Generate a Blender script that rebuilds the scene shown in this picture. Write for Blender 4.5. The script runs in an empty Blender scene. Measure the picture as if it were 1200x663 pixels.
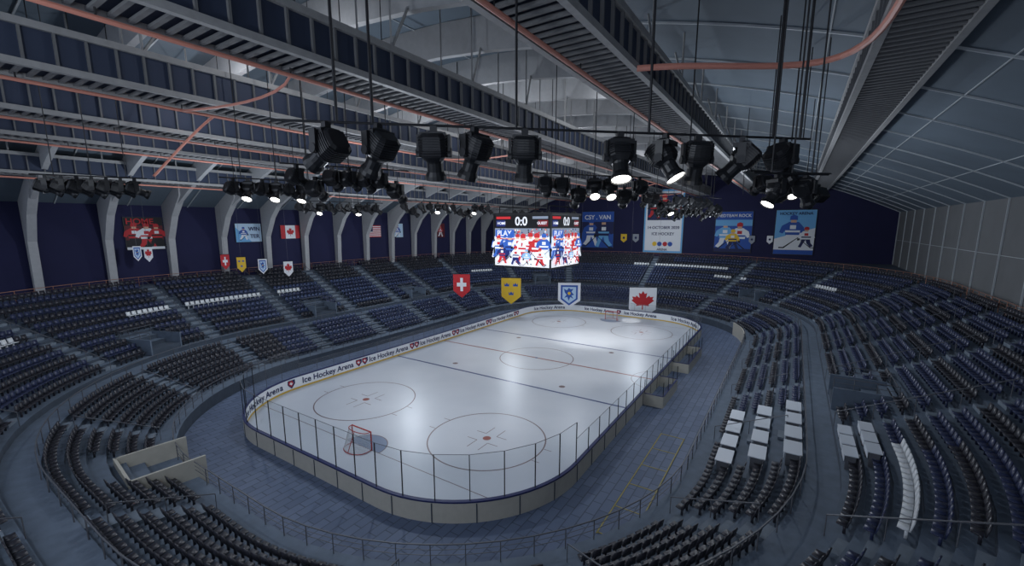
import bpy, random
import numpy as np
from math import *
from mathutils import Vector, Matrix
random.seed(7)
scene=bpy.context.scene
COL=scene.collection
scene.view_settings.view_transform='Standard'
scene.view_settings.look='None'

# ---------------------------------------------------------------- materials
def nmat(name):
    m=bpy.data.materials.new(name); m.use_nodes=True
    nt=m.node_tree; b=nt.nodes['Principled BSDF']; return m,nt,b
def srgb(c):
    return tuple(((x/255)/12.92 if x/255<=0.04045 else ((x/255+0.055)/1.055)**2.4) for x in c)
def mat(name,c,rough=.6,metal=0,noise=0.0,scale=3.0,em=0,spec=.5):
    m,nt,b=nmat(name); c=srgb(c)
    b.inputs['Roughness'].default_value=rough; b.inputs['Metallic'].default_value=metal
    b.inputs['Specular IOR Level'].default_value=spec
    if noise>0:
        tc=nt.nodes.new('ShaderNodeTexCoord'); n=nt.nodes.new('ShaderNodeTexNoise')
        n.inputs['Scale'].default_value=scale; n.inputs['Detail'].default_value=4
        r=nt.nodes.new('ShaderNodeValToRGB')
        r.color_ramp.elements[0].position=.3; r.color_ramp.elements[1].position=.7
        r.color_ramp.elements[0].color=(*[x*(1-noise) for x in c],1)
        r.color_ramp.elements[1].color=(*[min(1,x*(1+noise)) for x in c],1)
        nt.links.new(tc.outputs['Object'],n.inputs['Vector']); nt.links.new(n.outputs['Fac'],r.inputs['Fac'])
        nt.links.new(r.outputs['Color'],b.inputs['Base Color'])
    else:
        b.inputs['Base Color'].default_value=(*c,1)
    if em>0:
        b.inputs['Emission Color'].default_value=(*c,1); b.inputs['Emission Strength'].default_value=em
    return m

M={}
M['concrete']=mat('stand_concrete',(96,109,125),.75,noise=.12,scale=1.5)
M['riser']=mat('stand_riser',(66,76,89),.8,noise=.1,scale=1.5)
M['step']=mat('aisle_step',(114,125,137),.75,noise=.08)
M['seat_navy']=mat('seat_navy',(48,56,86),.38)
M['seat_blue']=mat('seat_blue',(57,69,102),.38)
M['seat_dark']=mat('seat_dark',(50,50,58),.38)
M['seat_white']=mat('seat_white',(225,228,230),.5)
M['navywall']=mat('navy_wall_paint',(28,30,68),.85,noise=.06,scale=.6)
M['column']=mat('column_paint',(172,173,175),.7,noise=.05)
M['truss']=mat('truss_steel',(156,156,156),.6,noise=.08)
M['trussdark']=mat('truss_panel',(50,60,82),.7)
M['slat']=mat('truss_slat',(108,109,111),.7)
M['pipe']=mat('salmon_pipe',(218,146,128),.5)
M['black']=mat('black_plastic',(27,28,31),.38)
M['black2']=mat('black_metal',(34,35,39),.5,metal=.2)
M['rail']=mat('rail_steel',(100,102,108),.5,metal=.2)
M['railo']=mat('rail_copper',(150,104,84),.5,metal=.2)
M['cream']=mat('cream_panel',(188,184,172),.6,noise=.04)
M['white']=mat('white_panel',(210,216,224),.5)
M['boardwhite']=mat('board_white',(240,242,244),.45)
M['yellow']=mat('yellow_trim',(214,176,60),.5)
M['dullyellow']=mat('worn_yellow_line',(160,148,84),.6,noise=.15)
M['navyline']=mat('navy_trim',(30,40,92),.5)
M['red']=mat('red_paint',(176,52,48),.5)
M['iceline_r']=mat('ice_line_red',(150,92,84),.3)
M['iceline_b']=mat('ice_line_blue',(62,76,126),.3)
M['iceline_g']=mat('ice_line_thin',(122,104,106),.3)
M['crease']=mat('ice_crease',(128,142,166),.3)
M['lens']=mat('lamp_lens',(255,252,245),.2,em=8)
M['lensoff']=mat('lamp_lens_dim',(70,74,80),.12,metal=.6)
M['netw']=mat('net_cord',(205,208,210),.7)
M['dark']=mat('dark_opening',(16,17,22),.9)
def flatcol(name,c,em=0): 
    return mat(name,c,.65,em=em)
P={}
for n,c in dict(white=(232,234,238),red=(190,36,44),blue=(38,84,170),navy=(24,34,84),sky=(110,176,226),black=(18,18,24),yellow=(232,190,50),skin=(214,170,140),grey=(150,156,166),maroon=(96,24,34),ltblue=(188,214,236)).items():
    P[n]=flatcol('print_'+n,c)
S={}
for n,c in dict(white=(236,240,248),red=(196,44,50),blue=(50,96,184),navy=(30,44,110),sky=(140,186,228),black=(10,10,14),yellow=(240,200,60),skin=(224,180,150),grey=(130,140,158),maroon=(110,24,34),ltblue=(186,206,230)).items():
    S[n]=flatcol('screen_'+n,c,em=.72)

# ice
m,nt,b=nmat('ice_sheet')
tc=nt.nodes.new('ShaderNodeTexCoord'); n=nt.nodes.new('ShaderNodeTexNoise'); n.inputs['Scale'].default_value=.35; n.inputs['Detail'].default_value=6
r=nt.nodes.new('ShaderNodeValToRGB'); r.color_ramp.elements[0].color=(.53,.57,.63,1); r.color_ramp.elements[1].color=(.63,.665,.715,1)
nt.links.new(tc.outputs['Object'],n.inputs['Vector']); nt.links.new(n.outputs['Fac'],r.inputs['Fac']); nt.links.new(r.outputs['Color'],b.inputs['Base Color'])
b.inputs['Roughness'].default_value=.33
M['ice']=m
# floor tiles
m,nt,b=nmat('apron_tiles')
tc=nt.nodes.new('ShaderNodeTexCoord'); br=nt.nodes.new('ShaderNodeTexBrick')
br.inputs['Scale'].default_value=1.0; br.inputs['Brick Width'].default_value=1.2; br.inputs['Row Height'].default_value=.6
br.inputs['Mortar Size'].default_value=.03
br.inputs['Color1'].default_value=(*srgb((98,112,138)),1); br.inputs['Color2'].default_value=(*srgb((84,98,124)),1); br.inputs['Mortar'].default_value=(*srgb((62,74,94)),1)
nt.links.new(tc.outputs['Object'],br.inputs['Vector']); nt.links.new(br.outputs['Color'],b.inputs['Base Color'])
b.inputs['Roughness'].default_value=.6
M['apron']=m
M['roof']=mat('roof_cladding',(94,107,119),.8,noise=.07,scale=.4)
M['roofline']=mat('roof_rib_paint',(178,184,188),.6)
M['sidewall']=mat('side_wall_cladding',(108,110,112),.85,noise=.06,scale=.5)
# glass
m,nt,b=nmat('rink_glass')
out=nt.nodes['Material Output']; tr=nt.nodes.new('ShaderNodeBsdfTransparent'); gl=nt.nodes.new('ShaderNodeBsdfGlossy'); mx=nt.nodes.new('ShaderNodeMixShader')
tr.inputs['Color'].default_value=(.93,.95,.96,1); gl.inputs['Roughness'].default_value=.05
mx.inputs['Fac'].default_value=.05
nt.links.new(tr.outputs[0],mx.inputs[1]); nt.links.new(gl.outputs[0],mx.inputs[2]); nt.links.new(mx.outputs[0],out.inputs['Surface'])
M['glass']=m

# ---------------------------------------------------------------- mesh builder
class MB:
    def __init__(s): s.v=[];s.f=[];s.m=[];s.mats=[]
    def mi(s,mt):
        if mt not in s.mats: s.mats.append(mt)
        return s.mats.index(mt)
    def add(s,vs,fs,mt):
        o=len(s.v); s.v.extend([tuple(v) for v in vs]); k=s.mi(mt)
        for f in fs: s.f.append([i+o for i in f]); s.m.append(k)
    def box(s,c,size,mt,R=None):
        hx,hy,hz=[q/2 for q in size]; c=Vector(c)
        vs=[Vector((x,y,z)) for x in(-hx,hx) for y in(-hy,hy) for z in(-hz,hz)]
        if R is not None: vs=[R@v for v in vs]
        s.add([v+c for v in vs],[(0,1,3,2),(4,6,7,5),(0,4,5,1),(2,3,7,6),(0,2,6,4),(1,5,7,3)],mt)
    def beam(s,p,q,w,h,mt):
        p=Vector(p);q=Vector(q);d=(q-p); L=d.length
        if L<1e-6: return
        d/=L; up=Vector((0,0,1))
        if abs(d.z)>.99: up=Vector((1,0,0))
        a=d.cross(up).normalized(); b_=a.cross(d).normalized()
        vs=[]
        for e in(p,q):
            for sx,sy in((-1,-1),(1,-1),(1,1),(-1,1)): vs.append(e+a*sx*w/2+b_*sy*h/2)
        s.add(vs,[(3,2,1,0),(4,5,6,7),(0,1,5,4),(1,2,6,5),(2,3,7,6),(3,0,4,7)],mt)
    def tube(s,p,q,r,mt,n=6,r2=None,caps=True):
        p=Vector(p);q=Vector(q);d=(q-p).normalized(); r2=r if r2 is None else r2
        up=Vector((0,0,1)) if abs(d.z)<.99 else Vector((1,0,0))
        a=d.cross(up).normalized(); b_=a.cross(d).normalized(); vs=[]
        for e,rr in((p,r),(q,r2)):
            for i in range(n):
                t=2*pi*i/n; vs.append(e+a*cos(t)*rr+b_*sin(t)*rr)
        fs=[(i,(i+1)%n,n+(i+1)%n,n+i) for i in range(n)]
        if caps: fs+=[tuple(range(n))[::-1],tuple(range(n,2*n))]
        s.add(vs,fs,mt)
    def path(s,pts,r,mt,n=6):
        for a,b_ in zip(pts[:-1],pts[1:]): s.tube(a,b_,r,mt,n)
    def lathe(s,prof,mt,T,n=16,cap=True,sq=0):
        vs=[];fs=[]
        for (rr,z) in prof:
            for i in range(n):
                t=2*pi*(i+.5)/n; cx_,sy_=cos(t),sin(t)
                if sq: k=(abs(cx_)**sq+abs(sy_)**sq)**(-1/sq); cx_*=k; sy_*=k
                vs.append(T@Vector((rr*cx_,rr*sy_,z)))
        for k in range(len(prof)-1):
            for i in range(n): fs.append((k*n+i,k*n+(i+1)%n,(k+1)*n+(i+1)%n,(k+1)*n+i))
        if cap: fs.append(tuple(range(n))[::-1]); fs.append(tuple((len(prof)-1)*n+i for i in range(n)))
        s.add(vs,fs,mt)
    def build(s,name,parent=None,smooth=False):
        me=bpy.data.meshes.new(name); me.from_pydata(s.v,[],s.f)
        for mt in s.mats: me.materials.append(mt)
        me.polygons.foreach_set('material_index',s.m)
        if smooth: me.polygons.foreach_set('use_smooth',[True]*len(s.f))
        me.update()
        o=bpy.data.objects.new(name,me); COL.objects.link(o)
        if parent: o.parent=parent
        return o
def empty(name):
    o=bpy.data.objects.new(name,None); COL.objects.link(o); return o
def text(body,loc,R,size,mt,parent,name='lettering',extrude=.004,align='CENTER',xs=1):
    c=bpy.data.curves.new(name,'FONT'); c.body=body; c.size=size; c.align_x=align; c.align_y='CENTER'; c.extrude=extrude
    c.materials.append(mt); c.offset=size*.018
    o=bpy.data.objects.new(name,c); COL.objects.link(o)
    o.matrix_world=Matrix.Translation(loc)@R.to_4x4()@Matrix.Diagonal((xs,1,1,1)); o.parent=parent
    return o
def basis(r,u):
    r=Vector(r).normalized();u=Vector(u).normalized();n_=r.cross(u)
    return Matrix((r,u,n_)).transposed()
# surveyed camera frame, used to read real wall positions off the photograph
CAM=Vector((-45.2,-25.52,16.14)); yw=radians(32.78); pt_=radians(9.57); F=511
fw=Vector((cos(yw)*cos(pt_),sin(yw)*cos(pt_),-sin(pt_))); rt=Vector((sin(yw),-cos(yw),0)); up_=rt.cross(fw)

# ---------------------------------------------------------------- ring geometry
CX,CY,R0=18.0,4.0,17.0
def ringpts(o,nl=8,na=16):
    r=R0+o; pts=[]
    cs=[((CX,-CY),-90),((CX,CY),0),((-CX,CY),90),((-CX,-CY),180)]
    for (cx,cy),a0 in cs:
        for i in range(na+1):
            a=radians(a0+90*i/na); pts.append((cx+r*cos(a),cy+r*sin(a)))
    return pts
def seg_point(seg,p,o):
    r=R0+o
    if seg==0: return (p,-CY-r,0,-1)
    if seg==2: return (CX+r,p,1,0)
    if seg==4: return (p,CY+r,0,1)
    if seg==6: return (-CX-r,p,-1,0)
    cx,cy={1:(CX,-CY),3:(CX,CY),5:(-CX,CY),7:(-CX,-CY)}[seg]
    a=radians(p); return (cx+r*cos(a),cy+r*sin(a),cos(a),sin(a))
SEG={0:(-CX,CX),1:(-90,0),2:(-CY,CY),3:(0,90),4:(-CX,CX),5:(90,180),6:(-CY,CY),7:(180,270)}
AIS={0:[-13.3,-3.5,5.5,14.5],1:[-78,-52,-26],2:[0],3:[26,52,78],4:[-13.5,-4.5,4.5,13.5],5:[102,128,154],6:[0],7:[206,230,252]}
rows=[]
o=.9; z=1.0
prof=[(0,0),(0,1.0)]
for k in range(6):
    rows.append((o,z,.85,0,k)); o+=.85; prof.append((o,z)); z+=.38; prof.append((o,z))
WALK0,WZ=o,z; o+=1.6
prof.append((o,z)); z+=.44; prof.append((o,z))
for k in range(13):
    rows.append((o,z,.9,1,k)); o+=.9; prof.append((o,z))
    if k<12: z+=.44; prof.append((o,z))
TOPO,TOPZ=o,z
stand=empty('grandstand')
mb=MB()
rings=[]
for (po,pz) in prof:
    rp_=ringpts(po); rings.append([(x,y,pz) for x,y in rp_])
n=len(rings[0]); mb.v=[tuple(v) for rg in rings for v in rg]
for k in range(len(prof)-1):
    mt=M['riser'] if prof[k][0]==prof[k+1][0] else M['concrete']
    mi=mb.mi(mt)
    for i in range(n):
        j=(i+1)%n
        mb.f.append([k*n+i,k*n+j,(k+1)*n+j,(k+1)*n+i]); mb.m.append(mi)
top=ringpts(TOPO)
WX,WY=60.0,41.0
def outer(p):
    x,y=p; s=min(WX/abs(x) if x else 1e9, WY/abs(y) if y else 1e9); return (x*s,y*s,TOPZ)
o0=len(mb.v); mb.v+= [(x,y,TOPZ) for x,y in top]+[outer(p) for p in top]
mi=mb.mi(M['concrete'])
for i in range(n):
    j=(i+1)%n; mb.f.append([o0+i,o0+j,o0+n+j,o0+n+i]); mb.m.append(mi)
for sx in(-1,1):
    for sy in(-1,1): mb.box((57*sx,38*sy,TOPZ-.03),(6,6,.04),M['concrete'])
mb.build('stand_terraces',stand)
mb=MB()
for seg,ps in AIS.items():
    for p in ps:
        for (ro,rz,rd,tier,k) in rows:
            rise=.38 if tier==0 else .44
            if k==12: continue
            x,y,nx,ny=seg_point(seg,p,ro+rd-.22)
            Rm=Matrix.Rotation(atan2(ny,nx),3,'Z')
            mb.box((x,y,rz+rise/4),(.44,1.15,rise/2),M['step'],Rm)
mb.build('aisle_steps',stand)

# seats
def seat_geo():
    s=MB()
    def slab(pts,t,w0,w1):
        vs=[];N=len(pts)
        for i,(x,z_) in enumerate(pts):
            ww=w0+(w1-w0)*i/(N-1)
            if i<N-1: dx,dz=pts[i+1][0]-x,pts[i+1][1]-z_
            else: dx,dz=x-pts[i-1][0],z_-pts[i-1][1]
            L=hypot(dx,dz); nx_,nz_=-dz/L*t,dx/L*t
            vs+=[(x,-ww,z_),(x,ww,z_),(x+nx_,ww,z_+nz_),(x+nx_,-ww,z_+nz_)]
        fs=[(0,1,2,3)]
        for i in range(N-1):
            a=i*4;b_=a+4
            for q in range(4): fs.append((a+q,b_+q,b_+(q+1)%4,a+(q+1)%4))
        fs.append(tuple((N-1)*4+q for q in(3,2,1,0)))
        s.add(vs,fs,'x')
    slab([(-.22,.44),(-.05,.41),(.12,.43)],.05,.21,.23)
    slab([(.13,.42),(.17,.60),(.22,.84)],-.05,.23,.20)
    s.box((.05,0,.21),(.10,.08,.42),'x')
    return np.array(s.v),s.f
SV,SF=seat_geo()
white_rules=[(4,6,(-19,-9)),(5,6,(90,112)),(5,6,(131,146)),(7,2,(253,270)),(0,2,(-18,-17)),(1,6,(-62,-54)),(2,8,(-4,4)),(1,8,(-20,0)),(1,5,(-30,-18)),(3,5,(60,70))]
groups={'seat_navy':[],'seat_blue':[],'seat_dark':[],'seat_white':[]}
VOM=[(4,-9),(4,9),(5,115),(3,39),(1,-39),(0,-8.0)]
for (ro,rz,rd,tier,k) in rows:
    for seg,(a,b_) in SEG.items():
        r=R0+ro+.45
        scale=1 if seg%2==0 else radians(1)*r
        L=(b_-a)*scale; N=int(L/.56)
        for i in range(N):
            p=a+(i+.5)*(b_-a)/N
            if any(abs(p-q)*scale<.85 for q in AIS[seg]): continue
            if tier==1 and k<4 and any(vs_==seg and abs(p-vp)*scale<1.9 for vs_,vp in VOM): continue
            if seg==0 and tier==0 and -18<p<-8.6 and 1<=k<=5: continue
            if seg==0 and tier==1 and k in(0,1): 
                if p<-13: continue
            if seg==5 and tier==0 and k<4 and p>166: continue
            x,y,nx,ny=seg_point(seg,p,ro+.45)
            if tier==0: key='seat_navy' if (k+seg)%3 else 'seat_blue'
            else: key='seat_dark' if k in(8,9,10,11,12,0) else ('seat_blue' if (k%3==1) else 'seat_navy')
            if seg in(7,6,5) : key='seat_dark' if (k%2==0 or tier==0) else 'seat_navy'
            if seg in(0,1): key='seat_navy' if k%3 else 'seat_dark'
            if tier==1 and any(ws==seg and wk==k and wa<=p<=wb for ws,wk,(wa,wb) in white_rules): key='seat_white'
            groups[key].append((x,y,rz,atan2(ny,nx)))
for key,L in groups.items():
    A=np.array(L); n_=len(A); c=np.cos(A[:,3])[:,None]; s_=np.sin(A[:,3])[:,None]
    X=SV[:,0][None]*c-SV[:,1][None]*s_+A[:,0:1]; Y=SV[:,0][None]*s_+SV[:,1][None]*c+A[:,1:2]; Z=SV[:,2][None]+A[:,2:3]
    V=np.stack([X,Y,Z],-1).reshape(-1,3)
    nv=len(SV); loops=np.array(SF)
    Fc=(loops[None]+ (np.arange(n_)*nv)[:,None,None]).reshape(-1,4)
    me=bpy.data.meshes.new(key)
    me.vertices.add(len(V)); me.vertices.foreach_set('co',V.ravel())
    me.loops.add(Fc.size); me.loops.foreach_set('vertex_index',Fc.ravel())
    me.polygons.add(len(Fc)); me.polygons.foreach_set('loop_start',np.arange(len(Fc))*4); me.polygons.foreach_set('loop_total',np.full(len(Fc),4))
    me.materials.append(M[key]); me.update(calc_edges=True); me.validate()
    ob=bpy.data.objects.new('rows_of_'+key,me); COL.objects.link(ob); ob.parent=stand

# railings
mb=MB()
def ringpath(o,nseg=1.5):
    pts=[]
    order=[(0,1),(1,1),(2,1),(3,1),(4,-1),(5,1),(6,-1),(7,1)]
    for seg,d in order:
        a,b_=SEG[seg]; sc=1 if seg%2==0 else radians(1)*(R0+o)
        N=max(2,int((b_-a)*sc/nseg))
        rng=[a+(b_-a)*i/N for i in range(N)]
        if d<0: rng=[b_-(b_-a)*i/N for i in range(N)]
        for p in rng: pts.append(seg_point(seg,p,o)[:2])
    return pts
def rail_ring(o,z0,h,mt,step=1.5,mid=True):
    pts=ringpath(o,step)
    for i in range(len(pts)):
        a=pts[i];b_=pts[(i+1)%len(pts)]
        mb.tube((*a,z0),(*a,z0+h),.03,mt,4,caps=False)
        mb.beam((*a,z0+h),(*b_,z0+h),.05,.05,mt)
        if mid:
            mb.beam((*a,z0+h*.5),(*b_,z0+h*.5),.025,.025,mt)
            mb.beam((*a,z0+h*.75),(*b_,z0+h*.75),.02,.02,mt)
rail_ring(.12,1.0,1.05,M['rail'])
rail_ring(WALK0+.1,WZ,.95,M['rail'],1.8,False)
rail_ring(TOPO-.1,TOPZ,1.1,M['railo'],1.6,True)
for seg,ps in AIS.items():
    for p in ps:
        for tier,(ka,kb) in ((0,(0,5)),(1,(0,12))):
            rr=[r for r in rows if r[3]==tier]
            a=rr[ka];b_=rr[kb]; pa=seg_point(seg,p,a[0]);pb=seg_point(seg,p,b_[0])
            A=Vector((pa[0],pa[1],a[1]+.95));B=Vector((pb[0],pb[1],b_[1]+.95))
            off=Vector((-pa[3]*.6,pa[2]*.6,0))
            mb.beam(A+off,B+off,.045,.045,M['rail'])
            nn=max(2,int((B-A).length/1.8))
            for i in range(nn+1):
                q=A.lerp(B,i/nn)+off; mb.tube(q,q-Vector((0,0,.95)),.022,M['rail'],4,caps=False)
mb.build('stand_railings',stand)
mb=MB()
for seg,p in VOM:
    oa=WALK0+1.6; 
    x,y,nx,ny=seg_point(seg,p,oa+1.7); Rm=Matrix.Rotation(atan2(ny,nx),3,'Z'); t=Vector((-ny,nx,0)); nn=Vector((nx,ny,0)); c=Vector((x,y,0))
    hh=2.0
    for s_ in(-1,1): mb.box(c+t*s_*1.6+Vector((0,0,WZ+hh/2)),(3.4,.14,hh),M['concrete'],Rm)
    mb.box(c+nn*1.6+Vector((0,0,WZ+hh/2)),(.14,3.2,hh),M['concrete'],Rm)
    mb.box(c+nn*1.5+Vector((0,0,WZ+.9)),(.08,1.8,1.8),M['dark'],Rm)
    mb.box(c+Vector((0,0,WZ+.47)),(3.3,3.1,.9),M['riser'],Rm)
    for s_ in(-1,1):
        q=c+t*s_*1.6+Vector((0,0,WZ+hh+.7)); mb.beam(q-nn*1.7,q+nn*1.7,.05,.05,M['rail']); mb.beam(q-nn*1.7-Vector((0,0,.35)),q+nn*1.7-Vector((0,0,.35)),.03,.03,M['rail'])
        for e in(-1.7,-.6,.6,1.7): mb.tube(q+nn*e,q+nn*e-Vector((0,0,.7)),.025,M['rail'],4)
    q=c+nn*1.6+Vector((0,0,WZ+hh+.7)); mb.beam(q-t*1.6,q+t*1.6,.05,.05,M['rail'])
mb.build('stand_entrances',stand)

# media desks
def desks(ks,pxs,w,d,name='media_desks'):
    mb=MB()
    for k in ks:
        ro,rz=rows[k][0],rows[k][1]
        for px in pxs:
            x,y,nx,ny=seg_point(0,px,ro+.32)
            mb.box((x,y,rz+.80),(w,d,.05),M['white'])
            for sx in(-w*.43,w*.43): mb.box((x+sx,y,rz+.39),(.06,d*.7,.78),M['rail'])
            mb.box((x,y+.45*d,rz+.62),(w*.97,.03,.32),M['white'])
    return mb.build(name)
desks((1,3,5),[-17.2+i*2.3 for i in range(4)],1.75,.9)
desks((6,7),[-17.9,-16.45,-15.0],1.25,.62)

# ---------------------------------------------------------------- floor and ice
mb=MB(); mb.add([(-60,-41,0),(60,-41,0),(60,41,0),(-60,41,0)],[(0,1,2,3)],M['apron']); mb.build('floor')
def rrect(hx,hy,r,n=12):
    pts=[]
    for (cx,cy),a0 in (((hx-r,-hy+r),-90),((hx-r,hy-r),0),((-hx+r,hy-r),90),((-hx+r,-hy+r),180)):
        for i in range(n+1):
            a=radians(a0+90*i/n); pts.append((cx+r*cos(a),cy+r*sin(a)))
    return pts
rink=empty('ice_rink')
mb=MB(); pts=rrect(30,15,8.5); mb.add([(x,y,.03) for x,y in pts],[tuple(range(len(pts)))],M['ice']); mb.build('ice_sheet',rink)
mb=MB(); Z=.036
def strip(x0,y0,x1,y1,mt,z=Z): mb.add([(x0,y0,z),(x1,y0,z),(x1,y1,z),(x0,y1,z)],[(0,1,2,3)],mt)
def ringf(cx,cy,r,w,mt,a0=0,a1=360,n=64,z=Z):
    vs=[];fs=[]
    for i in range(n+1):
        a=radians(a0+(a1-a0)*i/n)
        vs+=[(cx+(r-w/2)*cos(a),cy+(r-w/2)*sin(a),z),(cx+(r+w/2)*cos(a),cy+(r+w/2)*sin(a),z)]
    for i in range(n): fs.append((2*i,2*i+1,2*i+3,2*i+2))
    mb.add(vs,fs,mt)
def disc(cx,cy,r,mt,z=Z,a0=0,a1=360,n=32):
    vs=[(cx+r*cos(radians(a0+(a1-a0)*i/n)),cy+r*sin(radians(a0+(a1-a0)*i/n)),z) for i in range(n if a1-a0==360 else n+1)]
    mb.add(vs,[tuple(range(len(vs)))],mt)
r_,b__,g_=M['iceline_r'],M['iceline_b'],M['iceline_g']
strip(-.13,-15,.13,15,r_); strip(-8.84,-15,-8.58,15,b__); strip(8.58,-15,8.84,15,b__)
for sx in(-1,1):
    gy=sqrt(8.5**2-(26-21.5)**2)+6.5
    strip(sx*26-.03,-gy,sx*26+.03,gy,g_,Z-.001)
    disc(sx*26,0,1.8,M['crease'],Z-.002,90 if sx>0 else -90,270 if sx>0 else 90)
    ringf(sx*26,0,1.8,.07,g_,90 if sx>0 else -90,270 if sx>0 else 90,32)
    for sy in(-7,7):
        ringf(sx*20,sy,4.5,.10,g_); disc(sx*20,sy,.32,r_,Z+.002)
        for ex in(-1,1):
            for ey in(-1,1):
                strip(sx*20+ex*.6,sy+ey*.5-.03,sx*20+ex*1.8,sy+ey*.5+.03,g_)
                strip(sx*20+ex*.6-.03,sy+ey*.5,sx*20+ex*.6+.03,sy+ey*1.4,g_)
            for ey in(-1,1):
                strip(sx*20+ex*.9-.03,sy+ey*4.5,sx*20+ex*.9+.03,sy+ey*5.1,g_)
        disc(sx*7.1,sy,.32,g_)
ringf(0,0,4.5,.10,g_); disc(0,0,.2,b__,Z+.004); ringf(0,-15,3,.06,g_,0,180)
mb.build('ice_markings',rink)
def rp(hx,hy,r,step):
    out=[]
    def L(p,q,nrm):
        d=hypot(q[0]-p[0],q[1]-p[1]); N=max(1,round(d/step))
        for i in range(N): out.append((p[0]+(q[0]-p[0])*i/N,p[1]+(q[1]-p[1])*i/N,*nrm))
    def A(c,a0):
        N=max(2,round(r*pi/2/step))
        for i in range(N):
            a=radians(a0+90*i/N); out.append((c[0]+r*cos(a),c[1]+r*sin(a),cos(a),sin(a)))
    L((-hx+r,-hy),(hx-r,-hy),(0,-1));A((hx-r,-hy+r),-90);L((hx,-hy+r),(hx,hy-r),(1,0));A((hx-r,hy-r),0)
    L((hx-r,hy),(-hx+r,hy),(0,1));A((-hx+r,hy-r),90);L((-hx,hy-r),(-hx,-hy+r),(-1,0));A((-hx+r,-hy+r),180)
    return out
mb=MB()
bp=rp(30,15,8.5,.6); N=len(bp)
def band(path,o0_,z0,o1,z1,mt):
    n_=len(path); vs=[]
    for (x,y,nx,ny) in path: vs+=[(x+nx*o0_,y+ny*o0_,z0),(x+nx*o1,y+ny*o1,z1)]
    mb.add(vs,[(2*i,2*((i+1)%n_),2*((i+1)%n_)+1,2*i+1) for i in range(n_)],mt)
BH=1.3
band(bp,0,0,0,.2,M['yellow']); band(bp,0,.2,0,BH-.08,M['boardwhite']); band(bp,-.02,BH-.08,-.02,BH,M['navyline']); band(bp,-.02,BH,.2,BH,M['navyline']); band(bp,.2,BH,.2,BH-.1,M['navyline'])
band(bp,.18,BH-.1,.18,.0,M['cream']); 
for i in range(0,N,4):
    x,y,nx,ny=bp[i]; mb.box((x+nx*.2,y+ny*.2,.58),(.03,.06,1.16),M['riser'],Matrix.Rotation(atan2(ny,nx),3,'Z'))
mb.build('dasher_boards',rink)
mb=MB(); gp=rp(30.09,15.09,8.59,1.95); NG=len(gp)
def gh(p): 
    if p[0]<-20.5: return 4.0
    if p[1]>10 or p[0]>20.5: return 2.5
    return 2.9
def thin(p): return p[1]>14 or p[0]>21
for i in range(NG):
    a=gp[i];b_=gp[(i+1)%NG]; h=min(gh(a),gh(b_))
    mb.add([(a[0],a[1],BH),(b_[0],b_[1],BH),(b_[0],b_[1],h),(a[0],a[1],h)],[(0,1,2,3)],M['glass'])
mb.build('plexiglass_panes',rink)
mb=MB()
for i in range(NG):
    a=gp[i]; b_=gp[(i+1)%NG]; h=gh(a); w_=.028 if thin(a) else .05
    mb.box((a[0],a[1],(BH+h)/2),(w_,w_,h-BH),M['rail'] if thin(a) else M['black2'],Matrix.Rotation(atan2(a[3],a[2]),3,'Z'))
    hh=min(gh(a),gh(b_))
    mb.beam((a[0],a[1],hh),(b_[0],b_[1],hh),.022,.022,M['rail'])
mb.build('glass_posts',rink)
Rl=basis((1,0,0),(0,0,1))
def logo(c,R,s,par):
    q=MB()
    def pl(pts,mt,d): q.add([Vector(c)+R@Vector((x*s,y*s,d)) for x,y in pts],[tuple(range(len(pts)))],mt)
    pl([(-.5,.5),(.5,.5),(.5,.0),(0,-.55),(-.5,0)],P['navy'],.006); pl([(-.4,.4),(.1,.42),(.3,.1),(0,-.35),(-.38,-.02)],P['red'],.010); pl([(-.3,.1),(.0,-.15),(.25,.2),(.05,.1),(-.05,.3)],P['white'],.014)
    q.build('team_logo',par)
LZ=.70
for X in(-18.3,-10,-1.7,6.6,14.9):
    text('Ice Hockey Arena',(X,14.98,LZ),Rl,.84,P['navy'],rink,'board_lettering')
    logo((X+3.8,14.985,LZ),Rl,.8,rink); logo((X+4.65,14.985,LZ),Rl,.8,rink)
def arc_text(body,center,r,a_mid,size,par,dirn=-1):
    adv={'I':.3,'c':.52,'e':.55,' ':.3,'H':.72,'o':.56,'k':.54,'y':.52,'A':.64,'r':.36,'n':.56,'a':.56}
    tot=sum(adv[ch] for ch in body)*size; s0=-tot/2
    for ch in body:
        w=adv[ch]*size; s=s0+w/2; s0+=w
        if ch==' ': continue
        a=a_mid+dirn*s/r
        x,y=center[0]+(r-.03)*cos(a),center[1]+(r-.03)*sin(a)
        tv=Vector((-sin(a)*dirn,cos(a)*dirn,0))
        text(ch,(x,y,LZ),basis(tv,(0,0,1)),size,P['navy'],par,'board_letter')
arc_text('Ice Hockey Arena',(-21.5,6.5),8.5,radians(126),.84,rink,-1)
logo((-21.5+8.46*cos(radians(97)),6.5+8.46*sin(radians(97)),LZ),basis((sin(radians(97)),-cos(radians(97)),0),(0,0,1)),.8,rink)
arc_text('Ice Hockey Arena',(21.5,6.5),8.5,radians(48),.8,rink,-1)
Rf=basis((0,-1,0),(0,0,1))
for Y in(3.8,-3.8): text('Ice Hockey Arena',(29.97,Y,LZ),Rf,.78,P['navy'],rink,'board_lettering')
logo((29.97,0,LZ),Rf,.75,rink)
arc_text('Ice Hockey Arena',(21.5,-6.5),8.5,radians(-40),.8,rink,-1)

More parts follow.
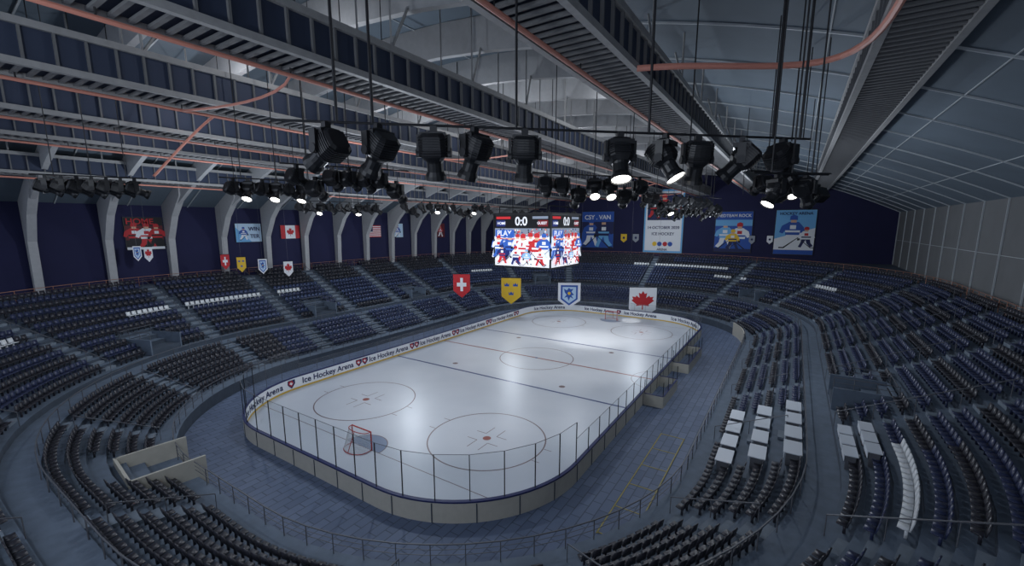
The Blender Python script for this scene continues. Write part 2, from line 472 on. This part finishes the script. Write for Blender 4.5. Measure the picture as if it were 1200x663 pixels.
def goal(gx,s):
    g=MB(); W=1.05; H=1.45; r=.05; red=M['red']; D=1.25
    g.tube((gx,-W,0.04),(gx,-W,H),r,red,8); g.tube((gx,W,0.04),(gx,W,H),r,red,8); g.tube((gx,-W,H),(gx,W,H),r,red,8)
    def base(t):
        a=pi*t; return (gx+s*D*max(0,sin(a))**.6, W*cos(a)*1.08 if 0<t<1 else W*cos(a))
    pb=[(*base(i/12),.08) for i in range(13)]; g.path(pb,.03,red,6)
    def topc(t):
        a=pi*t; return (gx+s*.6*max(0,sin(a))**.6, W*cos(a))
    pt=[(*topc(i/12),H) for i in range(13)]; g.path(pt,.03,red,6)
    g.tube(pt[6],pb[6],.025,red,6)
    K=36
    for i in range(K+1):
        t=i/K; g.beam((*base(t),.07),(*topc(t),H),.012,.012,M['netw'])
    for k in range(1,12):
        q=k/12; ring=[Vector((*base(i/16),.07)).lerp(Vector((*topc(i/16),H)),q) for i in range(17)]
        for a,b_ in zip(ring[:-1],ring[1:]): g.beam(a,b_,.012,.012,M['netw'])
    for i in range(1,12):
        y=-W+2*W*i/12; dx=.6*(max(0,1-(y/W)**2))**.3
        g.beam((gx,y,H),(gx+s*dx,y,H),.012,.012,M['netw'])
    g.build('hockey_goal')
goal(-26,-1); goal(26,1)

mb=MB()
def boxwall(x0,x1,y0,y1):
    for (a,b_) in (((x0,y0),(x1,y0)),((x0,y0),(x0,y1)),((x1,y0),(x1,y1))):
        mb.beam((*a,.55),(*b_,.55),.1,1.1,M['cream'])
        A=Vector((*a,1.1));B=Vector((*b_,1.1)); mb.beam(A,B,.14,.05,M['navyline'])
        nn=max(1,int((B-A).length/1.8))
        for i in range(nn+1):
            q=A.lerp(B,i/nn); mb.box((q.x,q.y,1.75),(.05,.05,1.3),M['black2'])
        mb.add([A,B,B+Vector((0,0,1.3)),A+Vector((0,0,1.3))],[(0,1,2,3)],M['glass'])
    mb.box(((x0+x1)/2,y0+.5,.45),(x1-x0-.4,.4,.06),M['seat_navy'])
    for i in range(5): mb.box((x0+.5+(x1-x0-1)*i/4,y0+.5,.22),(.06,.3,.42),M['rail'])
boxwall(-7,-1.5,-16.9,-15.25); boxwall(4,12,-16.9,-15.25)
mb.build('team_bench')
mb=MB()
mb.box((-18.6,-18.9,.012),(13.2,1.7,.024),M['apron'])
for yy in(-19.75,-18.05): mb.box((-18.6,yy,.03),(13.4,.07,.03),M['dullyellow'])
for i in range(6): mb.box((-25.2+i*13.2/5,-18.9,.03),(.07,1.7,.03),M['dullyellow'])
mb.build('marked_floor_mat')
mb=MB()
pr=None
for i in range(13):
    p=-86+24*i/12; x,y,nx,ny=seg_point(1,p,-.08)
    if pr: mb.beam((pr[0],pr[1],.95),(x,y,.95),.12,1.9,M['cream'])
    pr=(x,y)
mb.build('curved_entrance_wall')
mb=MB()
x,y,nx,ny=seg_point(5,174,-.3); Rm=Matrix.Rotation(atan2(ny,nx),3,'Z'); t=Vector((-ny,nx,0)); nn=Vector((nx,ny,0)); c=Vector((x,y,0))
for s_ in(-1.9,1.9):
    mb.box(c+nn*1.5+t*s_+Vector((0,0,1.1)),(3.6,.15,2.2),M['cream'],Rm)
mb.box(c+nn*3.3+Vector((0,0,1.1)),(.15,3.95,2.2),M['cream'],Rm)
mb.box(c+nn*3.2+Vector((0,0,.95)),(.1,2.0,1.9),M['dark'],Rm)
mb.build('tunnel_entrance',stand)

# ---------------------------------------------------------------- walls & roof
EZ=18.5; RZ=29.0
def zr(y): return RZ-(RZ-EZ)*(abs(y)/41)**2
XA,XB=-50,60
ys=[-41+82*i/40 for i in range(41)]
mb=MB()
vs=[];fs=[]
for x in(XA,XB):
    for y in ys: vs.append((x,y,zr(y)))
for i in range(40): fs.append((i,i+1,42+i,41+i))
mb.add(vs,fs,M['roof']); mb.build('ceiling',smooth=True)
mb=MB(); vs=[(60,y,zr(y)) for y in ys]+[(60,41,0),(60,-41,0)]; mb.add(vs,[tuple(range(len(vs)))],M['navywall']); mb.build('wall_far')
mb=MB(); mb.add([(XA-10,41,0),(60,41,0),(60,41,EZ+.2),(XA-10,41,EZ+.2)],[(0,1,2,3)],M['navywall']); mb.build('wall_left')
mb=MB(); mb.add([(XA-10,-41,0),(60,-41,0),(60,-41,EZ+.2),(XA-10,-41,EZ+.2)],[(0,1,2,3)],M['sidewall']); mb.build('wall_right')
mb=MB()
for i in range(19):
    x=-50+6.1*i
    pts=[(x,y,zr(y)-.06) for y in ys]
    for a,b_ in zip(pts[:-1],pts[1:]): mb.beam(a,b_,.09,.1,M['roofline'])
    mb.beam((x,-40.92,TOPZ),(x,-40.92,EZ),.12,.1,M['roofline'])
for y in(-37,-32,-26,-14,-3,8,18,28,36): mb.beam((XA,y,zr(y)-.05),(XB,y,zr(y)-.05),.06,.05,M['roofline'])
mb.beam((XA,-40.94,13.5),(XB,-40.94,13.5),.05,.05,M['roofline'])
mb.build('roof_ribs')
mb=MB()
for i in range(19):
    x=-46+6*i
    if x>58: break
    yy=[-13+ (54*k/14) for k in range(15)]
    for a,b_ in zip(yy[:-1],yy[1:]):
        za,zb=zr(a),zr(b_); d=2.0
        mb.add([(x-.2,a,za),(x-.2,b_,zb),(x-.2,b_,zb-d),(x-.2,a,za-d),(x+.2,a,za),(x+.2,b_,zb),(x+.2,b_,zb-d),(x+.2,a,za-d)],
            [(0,1,2,3),(7,6,5,4),(3,2,6,7)],M['column'])
mb.build('roof_rafters')
COLX=[-46+6*i for i in range(18)]
for x in COLX:
    mb=MB(); w=.35
    pr_=[(40.9,TOPZ-.2),(40.2,TOPZ-.2),(39.9,14.5),(38.2,17.2),(35.5,19.6),(35.5,zr(35.5)),(40.9,zr(40.9))]
    n_=len(pr_); vs=[(x-w,y,z_) for y,z_ in pr_]+[(x+w,y,z_) for y,z_ in pr_]
    mb.add(vs,[tuple(range(n_)),tuple(range(2*n_-1,n_-1,-1))]+[(k,k+n_,(k+1)%n_+n_,(k+1)%n_) for k in range(n_)],M['column'])
    mb.build('support_column')
TR=(-28.5,-18.2,-8,2.2,12.4,22.6,32)
for ty in TR:
    mb=MB(); zt=24.1 if ty<30 else 22.2; h=1.55; w=1.15; x0,x1=-50,59.5
    for sy in(-w,w):
        mb.beam((x0,ty+sy,zt),(x1,ty+sy,zt),.26,.28,M['truss']); mb.beam((x0,ty+sy,zt-h),(x1,ty+sy,zt-h),.26,.26,M['truss'])
        x=x0
        while x<x1:
            mb.box((x,ty+sy,zt-h/2),(.09,.14,h),M['slat']); x+=1.0
        mb.box(((x0+x1)/2,ty+sy*.93,zt-h/2),(x1-x0,.04,h-.1),M['trussdark'])
    x=x0
    while x<x1:
        mb.box((x,ty,zt-h),(.16,2*w,.1),M['slat']); x+=.5
    mb.box(((x0+x1)/2,ty,zt-h+.12),(x1-x0,2*w,.04),M['trussdark'])
    x=x0+2
    while x<x1:
        for sy in(-w,w): mb.tube((x,ty+sy,zt),(x,ty+sy,zr(ty+sy)),.06,M['truss'],4,caps=False)
        mb.beam((x,ty-w,zt),(x+3,ty,zr(ty)-.2),.1,.1,M['truss'])
        x+=6
    mb.build('roof_truss_catwalk')
def bez(pts,n=16):
    out=[]
    for i in range(n+1):
        t=i/n; p=[Vector(q) for q in pts]
        while len(p)>1: p=[a.lerp(b_,t) for a,b_ in zip(p[:-1],p[1:])]
        out.append(p[0])
    return out
for ty in TR[1:]:
    mb=MB()
    zt=24.1 if ty<30 else 22.2; y=ty+.5; z_=zt-1.9
    mb.tube((-44,y,z_),(58,y,z_),.085,M['pipe'],8)
    x=-40
    while x<56: mb.tube((x,y,z_),(x,y,zt-1.5),.03,M['black2'],4,caps=False); x+=6
    mb.build('salmon_pipe')
for (y,z_) in((-3,25.5),(7,25.2),(17.3,24.4)):
    mb=MB(); mb.tube((-40,y,z_),(58,y,z_),.07,M['pipe'],8)
    x=-38
    while x<56: mb.tube((x,y,z_),(x,y,zr(y)),.02,M['black2'],4,caps=False); x+=8
    mb.build('salmon_pipe')
mb=MB(); mb.path(bez([(-26.8,-19.6,22.3),(-26.2,-21.5,22.3),(-25,-23.6,22.3),(-20.5,-26.8,22.3),(-24,-27.6,22.3),(-31,-27.4,22.3)],24),.12,M['pipe'],8); mb.build('salmon_pipe_loop')
mb=MB(); mb.path(bez([(-30,6.5,23.6),(-30,9,23.4),(-31,9.6,22),(-33.5,9,19.2)]),.08,M['pipe'],8); mb.build('salmon_pipe_loop')
for x in(-34,-14,22,42):
    mb=MB(); mb.path(bez([(x,-7.5,22.2),(x+1,-5,21.6),(x-1,0,21.6),(x,2.7,22.2)],10),.06,M['pipe'],6); mb.build('salmon_pipe_loop')

# ---------------------------------------------------------------- stage lights
def fixture(mb,pos,aim,lit,s=1.0):
    """moving-head stage light hung from pos: clamp, yoke, big ribbed housing and lens barrel along aim"""
    pos=Vector(pos); aim=Vector(aim).normalized()
    h=Vector((aim.x,aim.y,0)); h=h.normalized() if h.length>.01 else Vector((1,0,0))
    side=Vector((-h.y,h.x,0)); Rb=basis(h,side)
    mb.box(pos+Vector((0,0,0)),(.14*s,.16*s,.2*s),M['black2'],Rb)
    mb.box(pos+Vector((0,0,-.14*s)),(.42*s,.62*s,.12*s),M['black'],Rb)
    hc=pos+Vector((0,0,-.52*s))
    for e in(-1,1):
        mb.box(hc+side*e*.37*s+Vector((0,0,.16*s)),(.2*s,.06*s,.5*s),M['black'],Rb)
        mb.tube(hc+side*e*.28*s,hc+side*e*.42*s,.11*s,M['black2'],10)
    zx=aim; xx=side; yy=zx.cross(xx).normalized(); T=Matrix.Translation(hc)@Matrix((xx,yy,zx)).transposed().to_4x4()@Matrix.Scale(s,4)
    mb.lathe([(.24,-.46),(.30,-.40),(.325,-.1),(.30,.06),(.22,.16)],M['black'],T,16,sq=4)
    for q in range(7): mb.lathe([(.335,-.38+q*.06),(.335,-.355+q*.06)],M['black2'],T,16,sq=4)
    mb.lathe([(.22,.14),(.20,.22),(.20,.42),(.25,.52),(.26,.62)],M['black'],T,16,cap=False)
    mb.lathe([(.235,.585),(.235,.59)],M['lens'] if lit else M['lensoff'],T,20)
def lightbar(p,q,n,aims=None,lit=(),s=1.0,ts=None,rodts=None,rr=.025):
    mb=MB(); p=Vector(p);q=Vector(q)
    d=(q-p).normalized(); up=Vector((0,0,.12))
    mb.tube(p-d*.3+up,q+d*.3+up,.035,M['black2'],8)
    for i in range(n):
        t=ts[i] if ts else (i+.5)/n; c=p.lerp(q,t)
        a=aims[i] if aims else (Vector((random.uniform(-8,18),random.uniform(-9,9),0))-c)
        if not aims: c=c+Vector((0,0,-random.choice((0,0,.0,.5))*s))
        if i in lit and not aims: a=Vector((random.uniform(-.7,-.2),random.uniform(-.6,-.2),-1.0))
        fixture(mb,c,a,i in lit,s)
    for t in (rodts or (.15,.5,.85)):
        c=p.lerp(q,t)+up; mb.tube(c,(c.x,c.y,zr(c.y)-.1),rr,M['black2'],6,caps=False)
    mb.build('spotlight_bar')
A0=Vector((-38.4,-14.1,18.7)); A1=Vector((-28.2,-25.4,18.7))
def t_for(px):
    lo,hi=-.2,1.2
    for _ in range(40):
        m_=(lo+hi)/2; d=A0.lerp(A1,m_)-CAM
        if 600+F*d.dot(rt)/d.dot(fw)<px: lo=m_
        else: hi=m_
    return lo
tA=[t_for(x) for x in(382,443,508,556,615,727,780,818,870,918)]
def wd(r,u,f): v=rt*r+Vector((0,0,1))*u+Vector((fw.x,fw.y,0)).normalized()*f; return tuple(v)
aimsA=[wd(-.9,-.55,.5),wd(-.55,-.8,.4),wd(0,-1,.35),wd(-.35,-.9,.3),wd(-.02,-1,.3),wd(.02,-.9,-.35),wd(.4,-.8,-.35),wd(.0,-1,.3),wd(-.6,-.7,.3),wd(.6,-.75,.3)]
lightbar(A0,A1,10,aimsA,(5,6),1.15,ts=tA,rodts=[t_for(x) for x in(395,437,605,760,905,937)],rr=.04)
lightbar((-29.4,-24.5,17.6),(-28.0,-26.0,17.6),2,[wd(-.5,-.8,-.1),wd(.5,-.8,.3)],(0,),.8)
lightbar((-38.5,10,18.8),(-34.5,8,18.8),7,None,(),1.1)
lightbar((-33,1,18.6),(-28.5,-1,18.6),7,None,(1,3,5),1.0)
lightbar((-33,-5,18.9),(-28,-7.5,18.9),7,None,(),1.05)
lightbar((-24,-13.5,18.8),(-18.5,-17.8,18.8),7,None,(3,4),1.1)
lightbar((-21.5,-23.7,18.5),(-18.5,-26.5,18.5),5,None,(2,),1.0)
lightbar((-8,-14.5,18.8),(6,-18.5,18.8),12,None,(3,),1.1)
lightbar((-20,16,18.4),(-12,13,18.4),9,None,(2,6),1.1)
lightbar((-10,12,18.7),(2,8,18.7),12,None,(4,9),1.1)
lightbar((12,14,18.4),(24,6,18.4),12,None,(5,),1.1)
lightbar((14,-10,18.4),(26,-16,18.4),12,None,(),1.1)
mb=MB()
for i in range(46):
    x=random.uniform(-26,45);y=random.uniform(-26,26); mb.tube((x,y,random.uniform(18.5,20.5)),(x,y,zr(y)-.1),.03,M['black2'],5,caps=False)
mb.build('hanging_rods')

# ---------------------------------------------------------------- flat artwork helper
def art(mb,c,R,w,h,items,pal):
    c=Vector(c); lay=[0]
    def pl(pts,col):
        lay[0]+=1
        mb.add([c+R@Vector((x*w,y*h,.01+.0015*lay[0])) for x,y in pts],[tuple(range(len(pts)))],pal[col])
    def circ(x,y,r,col,n=16): pl([(x+cos(2*pi*i/n)*r*min(1,h/w),y+sin(2*pi*i/n)*r*min(1,w/h)) for i in range(n)],col)
    def player(x,y,s,j,p2,flip=1):
        ax=min(1,h/w)*s; ay=min(1,w/h)*s
        def q(pts,col): pl([(x+flip*a*ax,y+b_*ay) for a,b_ in pts],col)
        q([(-.16,-.05),(.02,-.05),(-.04,-.28),(-.2,-.45),(-.32,-.4),(-.2,-.25)],p2)
        q([(-.02,-.05),(.17,-.05),(.22,-.25),(.3,-.45),(.18,-.48),(.1,-.28)],p2)
        q([(-.19,-.08),(.18,-.08),(.24,.2),(.14,.32),(-.12,.32),(-.22,.2)],j)
        q([(.16,.3),(.28,.16),(.34,-.04),(.24,-.08),(.16,.08)],j)
        q([(-.14,.3),(-.3,.2),(-.36,.0),(-.26,-.04),(-.16,.12)],j)
        q([(-.19,-.0),(.19,-.0),(.2,.06),(-.2,.06)],p2)
        q([(-.08,.1),(.08,.1),(.08,.22),(-.08,.22)],'white' if j!='white' else 'red')
        q([(.26,-.02),(.36,-.04),(.36,-.14),(.26,-.13)],'black')
        q([(.36,.02),(.39,.04),(-.2,-.5),(-.34,-.5),(-.34,-.46),(-.22,-.46)],'black')
        q([(-.07,.3),(.08,.3),(.08,.42),(-.07,.42)],'skin')
        q([(-.1,.38),(.11,.38),(.1,.5),(.0,.54),(-.09,.5)],j if j!='white' else 'red')
    for it in items:
        if it[0]=='bg': pl([(-.5,-.5),(.5,-.5),(.5,.5),(-.5,.5)],it[1])
        elif it[0]=='rect': x0,y0,x1,y1=it[1]; pl([(x0,y0),(x1,y0),(x1,y1),(x0,y1)],it[2])
        elif it[0]=='poly': pl(it[1],it[2])
        elif it[0]=='circ': circ(*it[1],it[2])
        elif it[0]=='pl': player(*it[1])
LEAF=[(0,.36),(.06,.25),(.14,.29),(.11,.1),(.22,.19),(.24,.13),(.36,.15),(.32,.05),(.38,.0),(.2,-.15),(.22,-.21),(.02,-.18),(.02,-.34),(-.02,-.34),(-.02,-.18),(-.22,-.21),(-.2,-.15),(-.38,.0),(-.32,.05),(-.36,.15),(-.24,.13),(-.22,.19),(-.11,.1),(-.14,.29),(-.06,.25)]
def poster(name,c,R,w,h,items,texts=()):
    e=empty(name); mb=MB()
    mb.box(Vector(c)-R@Vector((0,0,.03)),(w*1.03,h*1.03,.05),M['black2'],R)
    art(mb,c,R,w,h,items,P); mb.build('print',e)
    for (tx,x,y,sz,col) in texts: text(tx,Vector(c)+R@Vector((x*w,y*h,.09)),R,sz*w,P[col],e,'print_lettering')
    return e
def fwl(px0,px1,y0,y1,X=59.8):
    def hit(px,py):
        d=fw+rt*((px-600)/F)+up_*((350-py)/F); t=(X-CAM.x)/d.x; return CAM+d*t
    ym=(y0+y1)/2; a=hit(px0,ym);b_=hit(px1,ym); m_=(px0+px1)/2; t_=hit(m_,y0).z; bb=hit(m_,y1).z
    return (X,(a.y+b_.y)/2,(t_+bb)/2),a.y-b_.y,t_-bb
c,w,h=fwl(682,719,248,290)
poster('team_poster',c,Rf,w,h,[('bg','navy'),('rect',(-.5,-.5,.5,-.1),'blue'),('pl',(-.2,-.1,.8,'blue','white')),('pl',(.2,-.1,.85,'navy','sky',-1)),('rect',(-.5,.22,.5,.5),'blue')],[('CSY . VAN',0,.34,.18,'white')])
c,w,h=fwl(755,801,222,296)
poster('event_banner',c,Rf,w,h,[('bg','sky'),('rect',(-.46,-.47,.46,.47),'white'),('rect',(-.42,.02,.42,.44),'navy'),('pl',(0,.22,.65,'red','black')),('pl',(-.25,.2,.5,'black','red')),('pl',(.27,.2,.5,'maroon','black',-1)),('circ',(-.2,-.36,.06),'yellow'),('circ',(-.07,-.36,.06),'blue'),('circ',(.07,-.36,.06),'red'),('circ',(.2,-.36,.06),'blue')],[('14 OCTOBER 2020',0,-.1,.1,'navy'),('ICE HOCKEY',0,-.2,.1,'navy'),('ARENA',0,-.45,.08,'navy')])
c,w,h=fwl(838,881,248,295)
poster('team_poster',c,Rf,w,h,[('bg','blue'),('rect',(-.5,.15,.5,.3),'sky'),('pl',(-.22,-.1,.8,'sky','white')),('pl',(.18,-.12,.8,'white','blue',-1)),('pl',(0,-.2,.6,'yellow','navy')),('rect',(-.5,-.5,.5,-.42),'navy')],[('MEDTEAM ROCK',0,.4,.12,'white')])
c,w,h=fwl(908,955,246,298)
poster('team_poster',c,Rf,w,h,[('bg','sky'),('poly',[(-.5,-.5),(.5,-.5),(.5,.1),(-.5,-.15)],'white'),('pl',(-.05,.0,.95,'blue','white')),('pl',(.3,-.12,.6,'white','navy',-1)),('rect',(-.5,-.5,.5,-.4),'blue')],[('HOCKEY ARENA',0,.42,.11,'navy')])
def shield(name,c,R,w,h,items):
    e=empty(name); mb=MB(); c=Vector(c)
    out_=[(-.5,.5),(.5,.5),(.5,-.2),(0,-.5),(-.5,-.2)]
    for d in(-.02,.0): mb.add([c+R@Vector((x*w,y*h,d)) for x,y in out_],[tuple(range(5))],P[items[0][1]])
    art(mb,c,R,w,h,items[1:],P)
    mb.tube(c+R@Vector((-.55*w,.5*h,0)),c+R@Vector((.55*w,.5*h,0)),.04,M['black2'],6)
    mb.build('pennant_cloth',e); return mb,e
for (px,py,cc) in((731,279,'yellow'),(745,279,'grey'),(881,281,'grey'),(902,281,'white')):
    c,w,h=fwl(px-3.5,px+3.5,py-5,py+5,59.7)
    shield('wall_pennant',c,Rf,w,h,[('b',cc),('circ',(0,.05,.2),'navy')])
Rw=basis((1,0,0),(0,0,1))
def lw(px0,px1,y0,y1,Y=40.85,clamp=True):
    def hit(px,py):
        d=fw+rt*((px-600)/F)+up_*((350-py)/F); t=(Y-CAM.y)/d.y; return CAM+d*t
    a=hit(px0,(y0+y1)/2).x;b_=hit(px1,(y0+y1)/2).x;m_=(px0+px1)/2; t_=hit(m_,y0).z;bb=hit(m_,y1).z
    if clamp:   # keep the print inside its wall bay between two columns
        cx=(a+b_)/2; lo=max(x for x in COLX if x<=cx)+.45; hi=lo+6-.9
        wd_=min(b_-a,hi-lo-.2); cx=min(max(cx,lo+wd_/2+.08),hi-wd_/2-.08); a,b_=cx-wd_/2,cx+wd_/2
    return ((a+b_)/2,Y,(t_+bb)/2),b_-a,t_-bb
c,w,h=lw(151,195,255,292)
poster('home_game_poster',c,Rw,w,h,[('bg','black'),('rect',(-.5,-.2,.5,.25),'maroon'),('pl',(-.27,-.08,.8,'red','black')),('pl',(.05,-.1,.85,'white','red')),('pl',(.32,-.08,.75,'red','black',-1)),('rect',(-.5,-.5,.5,-.42),'white')],[('HOME',-.1,.37,.26,'red')])
c,w,h=lw(287,316,262,283)
poster('winter_poster',c,Rw,w,h,[('bg','ltblue'),('poly',[(-.5,-.5),(.1,-.5),(-.5,.3)],'sky'),('pl',(-.2,-.05,.7,'blue','white'))],[('WIN',.22,.2,.22,'navy'),('TER',.22,-.2,.22,'navy')])
c,w,h=lw(342,363,264,279)
poster('canada_flag',c,Rw,w,h,[('bg','white'),('rect',(-.5,-.5,-.26,.5),'red'),('rect',(.26,-.5,.5,.5),'red'),('poly',[(x*.55,y*.95) for x,y in LEAF],'red')])
c,w,h=lw(422,439,264,278)
poster('usa_flag',c,Rw,w,h,[('bg','white')]+[('rect',(-.5,-.5+i/13,.5,-.5+(i+1)/13),'red') for i in range(0,13,2)]+[('rect',(-.5,-.04,-.08,.5),'navy')])
c,w,h=lw(457,470,262,278)
poster('player_poster',c,Rw,w,h,[('bg','ltblue'),('pl',(0,-.05,.9,'blue','white'))])
c,w,h=lw(511,521,262,278)
poster('player_poster',c,Rw,w,h,[('bg','maroon'),('pl',(0,-.05,.9,'red','white'))])
def flagitems(kind):
    if kind=='swiss': return [('b','red'),('rect',(-.08,-.22,.08,.34),'white'),('rect',(-.28,-.02,.28,.14),'white')]
    if kind=='sweden': return [('b','yellow')]+[('poly',[(x-.12,y+.12),(x-.12,y),(x+.12,y),(x+.12,y+.12),(x+.06,y+.06),(x,y+.14),(x-.06,y+.06)],'blue') for x,y in((-.22,.18),(.22,.18),(0,-.15))]
    if kind=='finland': return [('b','white'),('poly',[(-.38,.4),(.38,.4),(.38,-.15),(0,-.4),(-.38,-.15)],'blue'),('poly',[(-.3,.33),(.3,.33),(.3,-.12),(0,-.32),(-.3,-.12)],'ltblue'),
        ('poly',[(-.2,.12),(-.24,.26),(-.1,.2),(-.02,.3),(.06,.24),(.18,.26),(.1,.14),(.22,.02),(.1,.0),(.2,-.14),(.05,-.06),(-.02,-.22),(-.08,-.06),(-.22,-.1),(-.12,.02)],'blue'),('circ',(0,.08,.07),'yellow')]
    if kind=='canada': return [('b','white'),('poly',[(x*1.1,y*.85+.08) for x,y in LEAF],'red')]
for kind,px,py in(('swiss',264,307),('sweden',283,310),('finland',308,312),('canada',338,315),('finland',161,297),('canada',174,298)):
    c,w,h=lw(px-5,px+5,py-9,py+9,36.5,False)
    mbx,e=shield(kind+'_pennant',c,basis((.9,-.35,0),(0,0,1)),w*.95,h,flagitems(kind))
    cb=MB(); q=Vector(c)+Vector((0,0,h/2)); cb.tube(q,(q.x,q.y,zr(q.y)-.1),.012,M['rail'],4,caps=False); cb.build('hanging_cable',e)
def hit_t(px,py,t): return CAM+(fw+rt*((px-600)/F)+up_*((350-py)/F))*t
for kind,px,py,wp,hp,t in(('swiss',541,335,20,28,70),('sweden',599,341,23,31,78),('finland',667,346,26,30,80),('canada',753,355,31,37,77)):
    c=hit_t(px,py,t); w=wp/F*t; h=hp/F*t
    Rn=basis((.45,-.89,0),(0,0,1))
    mbx,e=shield(kind+'_banner',c,Rn,w,h,flagitems(kind))
    cb=MB()
    for s_ in(-.5,.5):
        q=c+Rn@Vector((s_*w,.5*h,0)); cb.tube(q,(q.x,q.y,zr(q.y)-.1),.012,M['rail'],4,caps=False)
    cb.build('hanging_cable',e)

# ---------------------------------------------------------------- scoreboard
sb=empty('scoreboard')
s=7.3; zb,zt=11.55,17.3
mb=MB()
mb.box((0,0,(zb+zt)/2),(s,s,zt-zb),M['black']); mb.box((0,0,zt+.1),(s+.3,s+.3,.2),M['black2']); mb.box((0,0,zb-.06),(s+.2,s+.2,.12),M['black2'])
for a in(-1,1):
    for b_ in(-1,1):
        mb.box((a*s/2,b_*s/2,(zb+zt)/2),(.16,.16,zt-zb),M['black2'])
        mb.tube((a*3.2,b_*3.2,zt+.9),(-a*3.2,b_*3.2,zt+.9),.06,M['black2'],6)
        mb.tube((a*3.2,b_*3.2,zt+.2),(a*3.2,b_*3.2,zt+.9),.06,M['black2'],6)
    mb.tube((a*2.6,1.8,zt+.2),(a*2.6,1.8,22.0),.05,M['black2'],6)
    mb.tube((a*2.6,-2.6,zt+.2),(a*2.6,-2.6,22.0),.05,M['black2'],6)
mb.build('cube_body',sb)
rs=random.Random(3)
for (nv,rv) in(((-1,0,0),(0,-1,0)),((0,-1,0),(1,0,0)),((1,0,0),(0,1,0)),((0,1,0),(-1,0,0))):
    R=basis(rv,(0,0,1)); c=Vector(nv)*(s/2+.02)+Vector((0,0,zb+2.15)); mb=MB()
    items=[('bg','ltblue'),('rect',(-.5,-.5,.5,-.25),'white'),('rect',(-.5,.3,.5,.5),'grey')]
    for i in range(60): items.append(('circ',(rs.uniform(-.48,.48),rs.uniform(.28,.48),.02),rs.choice(['navy','white','red','skin','black','sky'])))
    items+=[('rect',(-.5,.2,.5,.28),'white'),('rect',(-.48,.26,-.12,.46),'blue'),('rect',(-.46,.205,.4,.235),'red')]
    for (x,y,sc,j,p2,f) in((-.42,.0,.62,'white','blue',1),(-.3,.06,.5,'blue','navy',-1),(-.2,-.02,.7,'blue','navy',1),(-.05,.04,.6,'white','blue',-1),(.05,-.05,.78,'white','red',-1),(.18,.02,.7,'white','red',1),(.3,-.04,.8,'red','white',-1),(.42,.02,.66,'blue','white',1),(-.34,-.2,.5,'navy','red',1),(-.08,-.22,.5,'white','navy',-1),(.12,-.26,.42,'sky','white',1),(.36,-.24,.46,'white','red',-1)):
        items.append(('pl',(x,y,sc,j,p2,f)))
    art(mb,c,R,s*.97,4.2,items,S)
    mb.build('video_screen',sb)
    text('PLAY',c+R@Vector((-.3*s,1.52,.14)),R,.85,S['white'],sb,'screen_text')
    c2=Vector(nv)*(s/2+.02)+Vector((0,0,zb+5.0)); mb=MB()
    art(mb,c2,R,s*.97,1.35,[('bg','black'),('rect',(-.47,-.4,-.3,.1),'navy'),('rect',(.3,-.4,.47,.1),'maroon'),('rect',(-.47,.2,-.2,.4),'red'),('rect',(.2,.2,.47,.4),'grey')],S)
    mb.build('score_strip',sb)
    text('0:0',c2+R@Vector((0,-.02,.05)),R,1.3,S['white'],sb,'score_digits')
    text('HOME',c2+R@Vector((-.36*s,-.2,.05)),R,.4,S['white'],sb,'score_text'); text('GUEST',c2+R@Vector((.36*s,-.2,.05)),R,.4,S['white'],sb,'score_text')

# ---------------------------------------------------------------- lights
def spot(loc,target,e,size=70,blend=.6,col=(1,.98,.95),rad=.15):
    l=bpy.data.lights.new('spot','SPOT'); l.energy=e; l.spot_size=radians(size); l.spot_blend=blend; l.color=col; l.shadow_soft_size=rad
    ob=bpy.data.objects.new('rink_spot_light',l); COL.objects.link(ob); ob.location=loc
    ob.rotation_euler=(Vector(target)-Vector(loc)).to_track_quat('-Z','Y').to_euler(); return ob
def point(loc,e,col=(.82,.90,1),rad=.4,sp=1.0):
    l=bpy.data.lights.new('point','POINT'); l.energy=e; l.color=col; l.shadow_soft_size=rad; l.specular_factor=sp
    ob=bpy.data.objects.new('added_fill_light',l); COL.objects.link(ob); ob.location=loc; return ob  # added fill light without a fixture
for (x,y,tx,ty,e) in((-20,10,-14,3,1500),(-20,-12,-14,-3,1500),(0,-12,2,-3,3200),(0,12,2,4,2300),(18,10,16,2,3000),(18,-10,16,-2,3800)):
    spot((x,y,17.2),(tx,ty,0),e,74,.8)
spot((14,-4,16.5),(27.3,-3.1,0),12000,10,.7)  # added narrow spot, makes the bright patch on the ice near the far goal
spot((8,-3,16.8),(12,-2,0),6500,46,1.0)
for (x,y,e) in((-22,0,2300),(-24,22,2200),(0,22,2800),(-4,-21,2200),(22,-19,2500),(24,19,2600),(42,0,2500),(12,0,1000)):  # added ambient fill floating in the hall, no fixtures there
    point((x,y,15.5),e,sp=.4)
for (x,y,e) in((-30,-3,300),(-30,7.3,300),(-30,17.5,220),(-14,-3,340),(-14,7.3,340),(-14,17.5,260),(4,-3,360),(4,7.3,360),(4,17.5,300),(-12,-13,280),(24,-3,420),(24,12,420),(24,-13,300)):  # added fill above the trusses to brighten roof and rafters
    point((x,y,25.3),e,(.92,.95,1),.25)
point((-49,-12,19),1700); point((-49,-30,17),1000)  # unseen fill lights added behind the camera for the near stands
w=bpy.data.worlds.new('World'); scene.world=w; w.use_nodes=True
bg=w.node_tree.nodes['Background']; bg.inputs[0].default_value=(.70,.80,1,1); bg.inputs[1].default_value=1.0

# ---------------------------------------------------------------- camera
cam=bpy.data.cameras.new('Camera'); co=bpy.data.objects.new('Camera',cam); COL.objects.link(co)
cam.sensor_width=36; cam.lens=36*F/1200; cam.shift_y=18.5/1200; cam.clip_end=500
Rc=Matrix((rt,up_,-fw)).transposed().to_4x4()
co.matrix_world=Matrix.Translation(CAM)@Rc
scene.camera=co
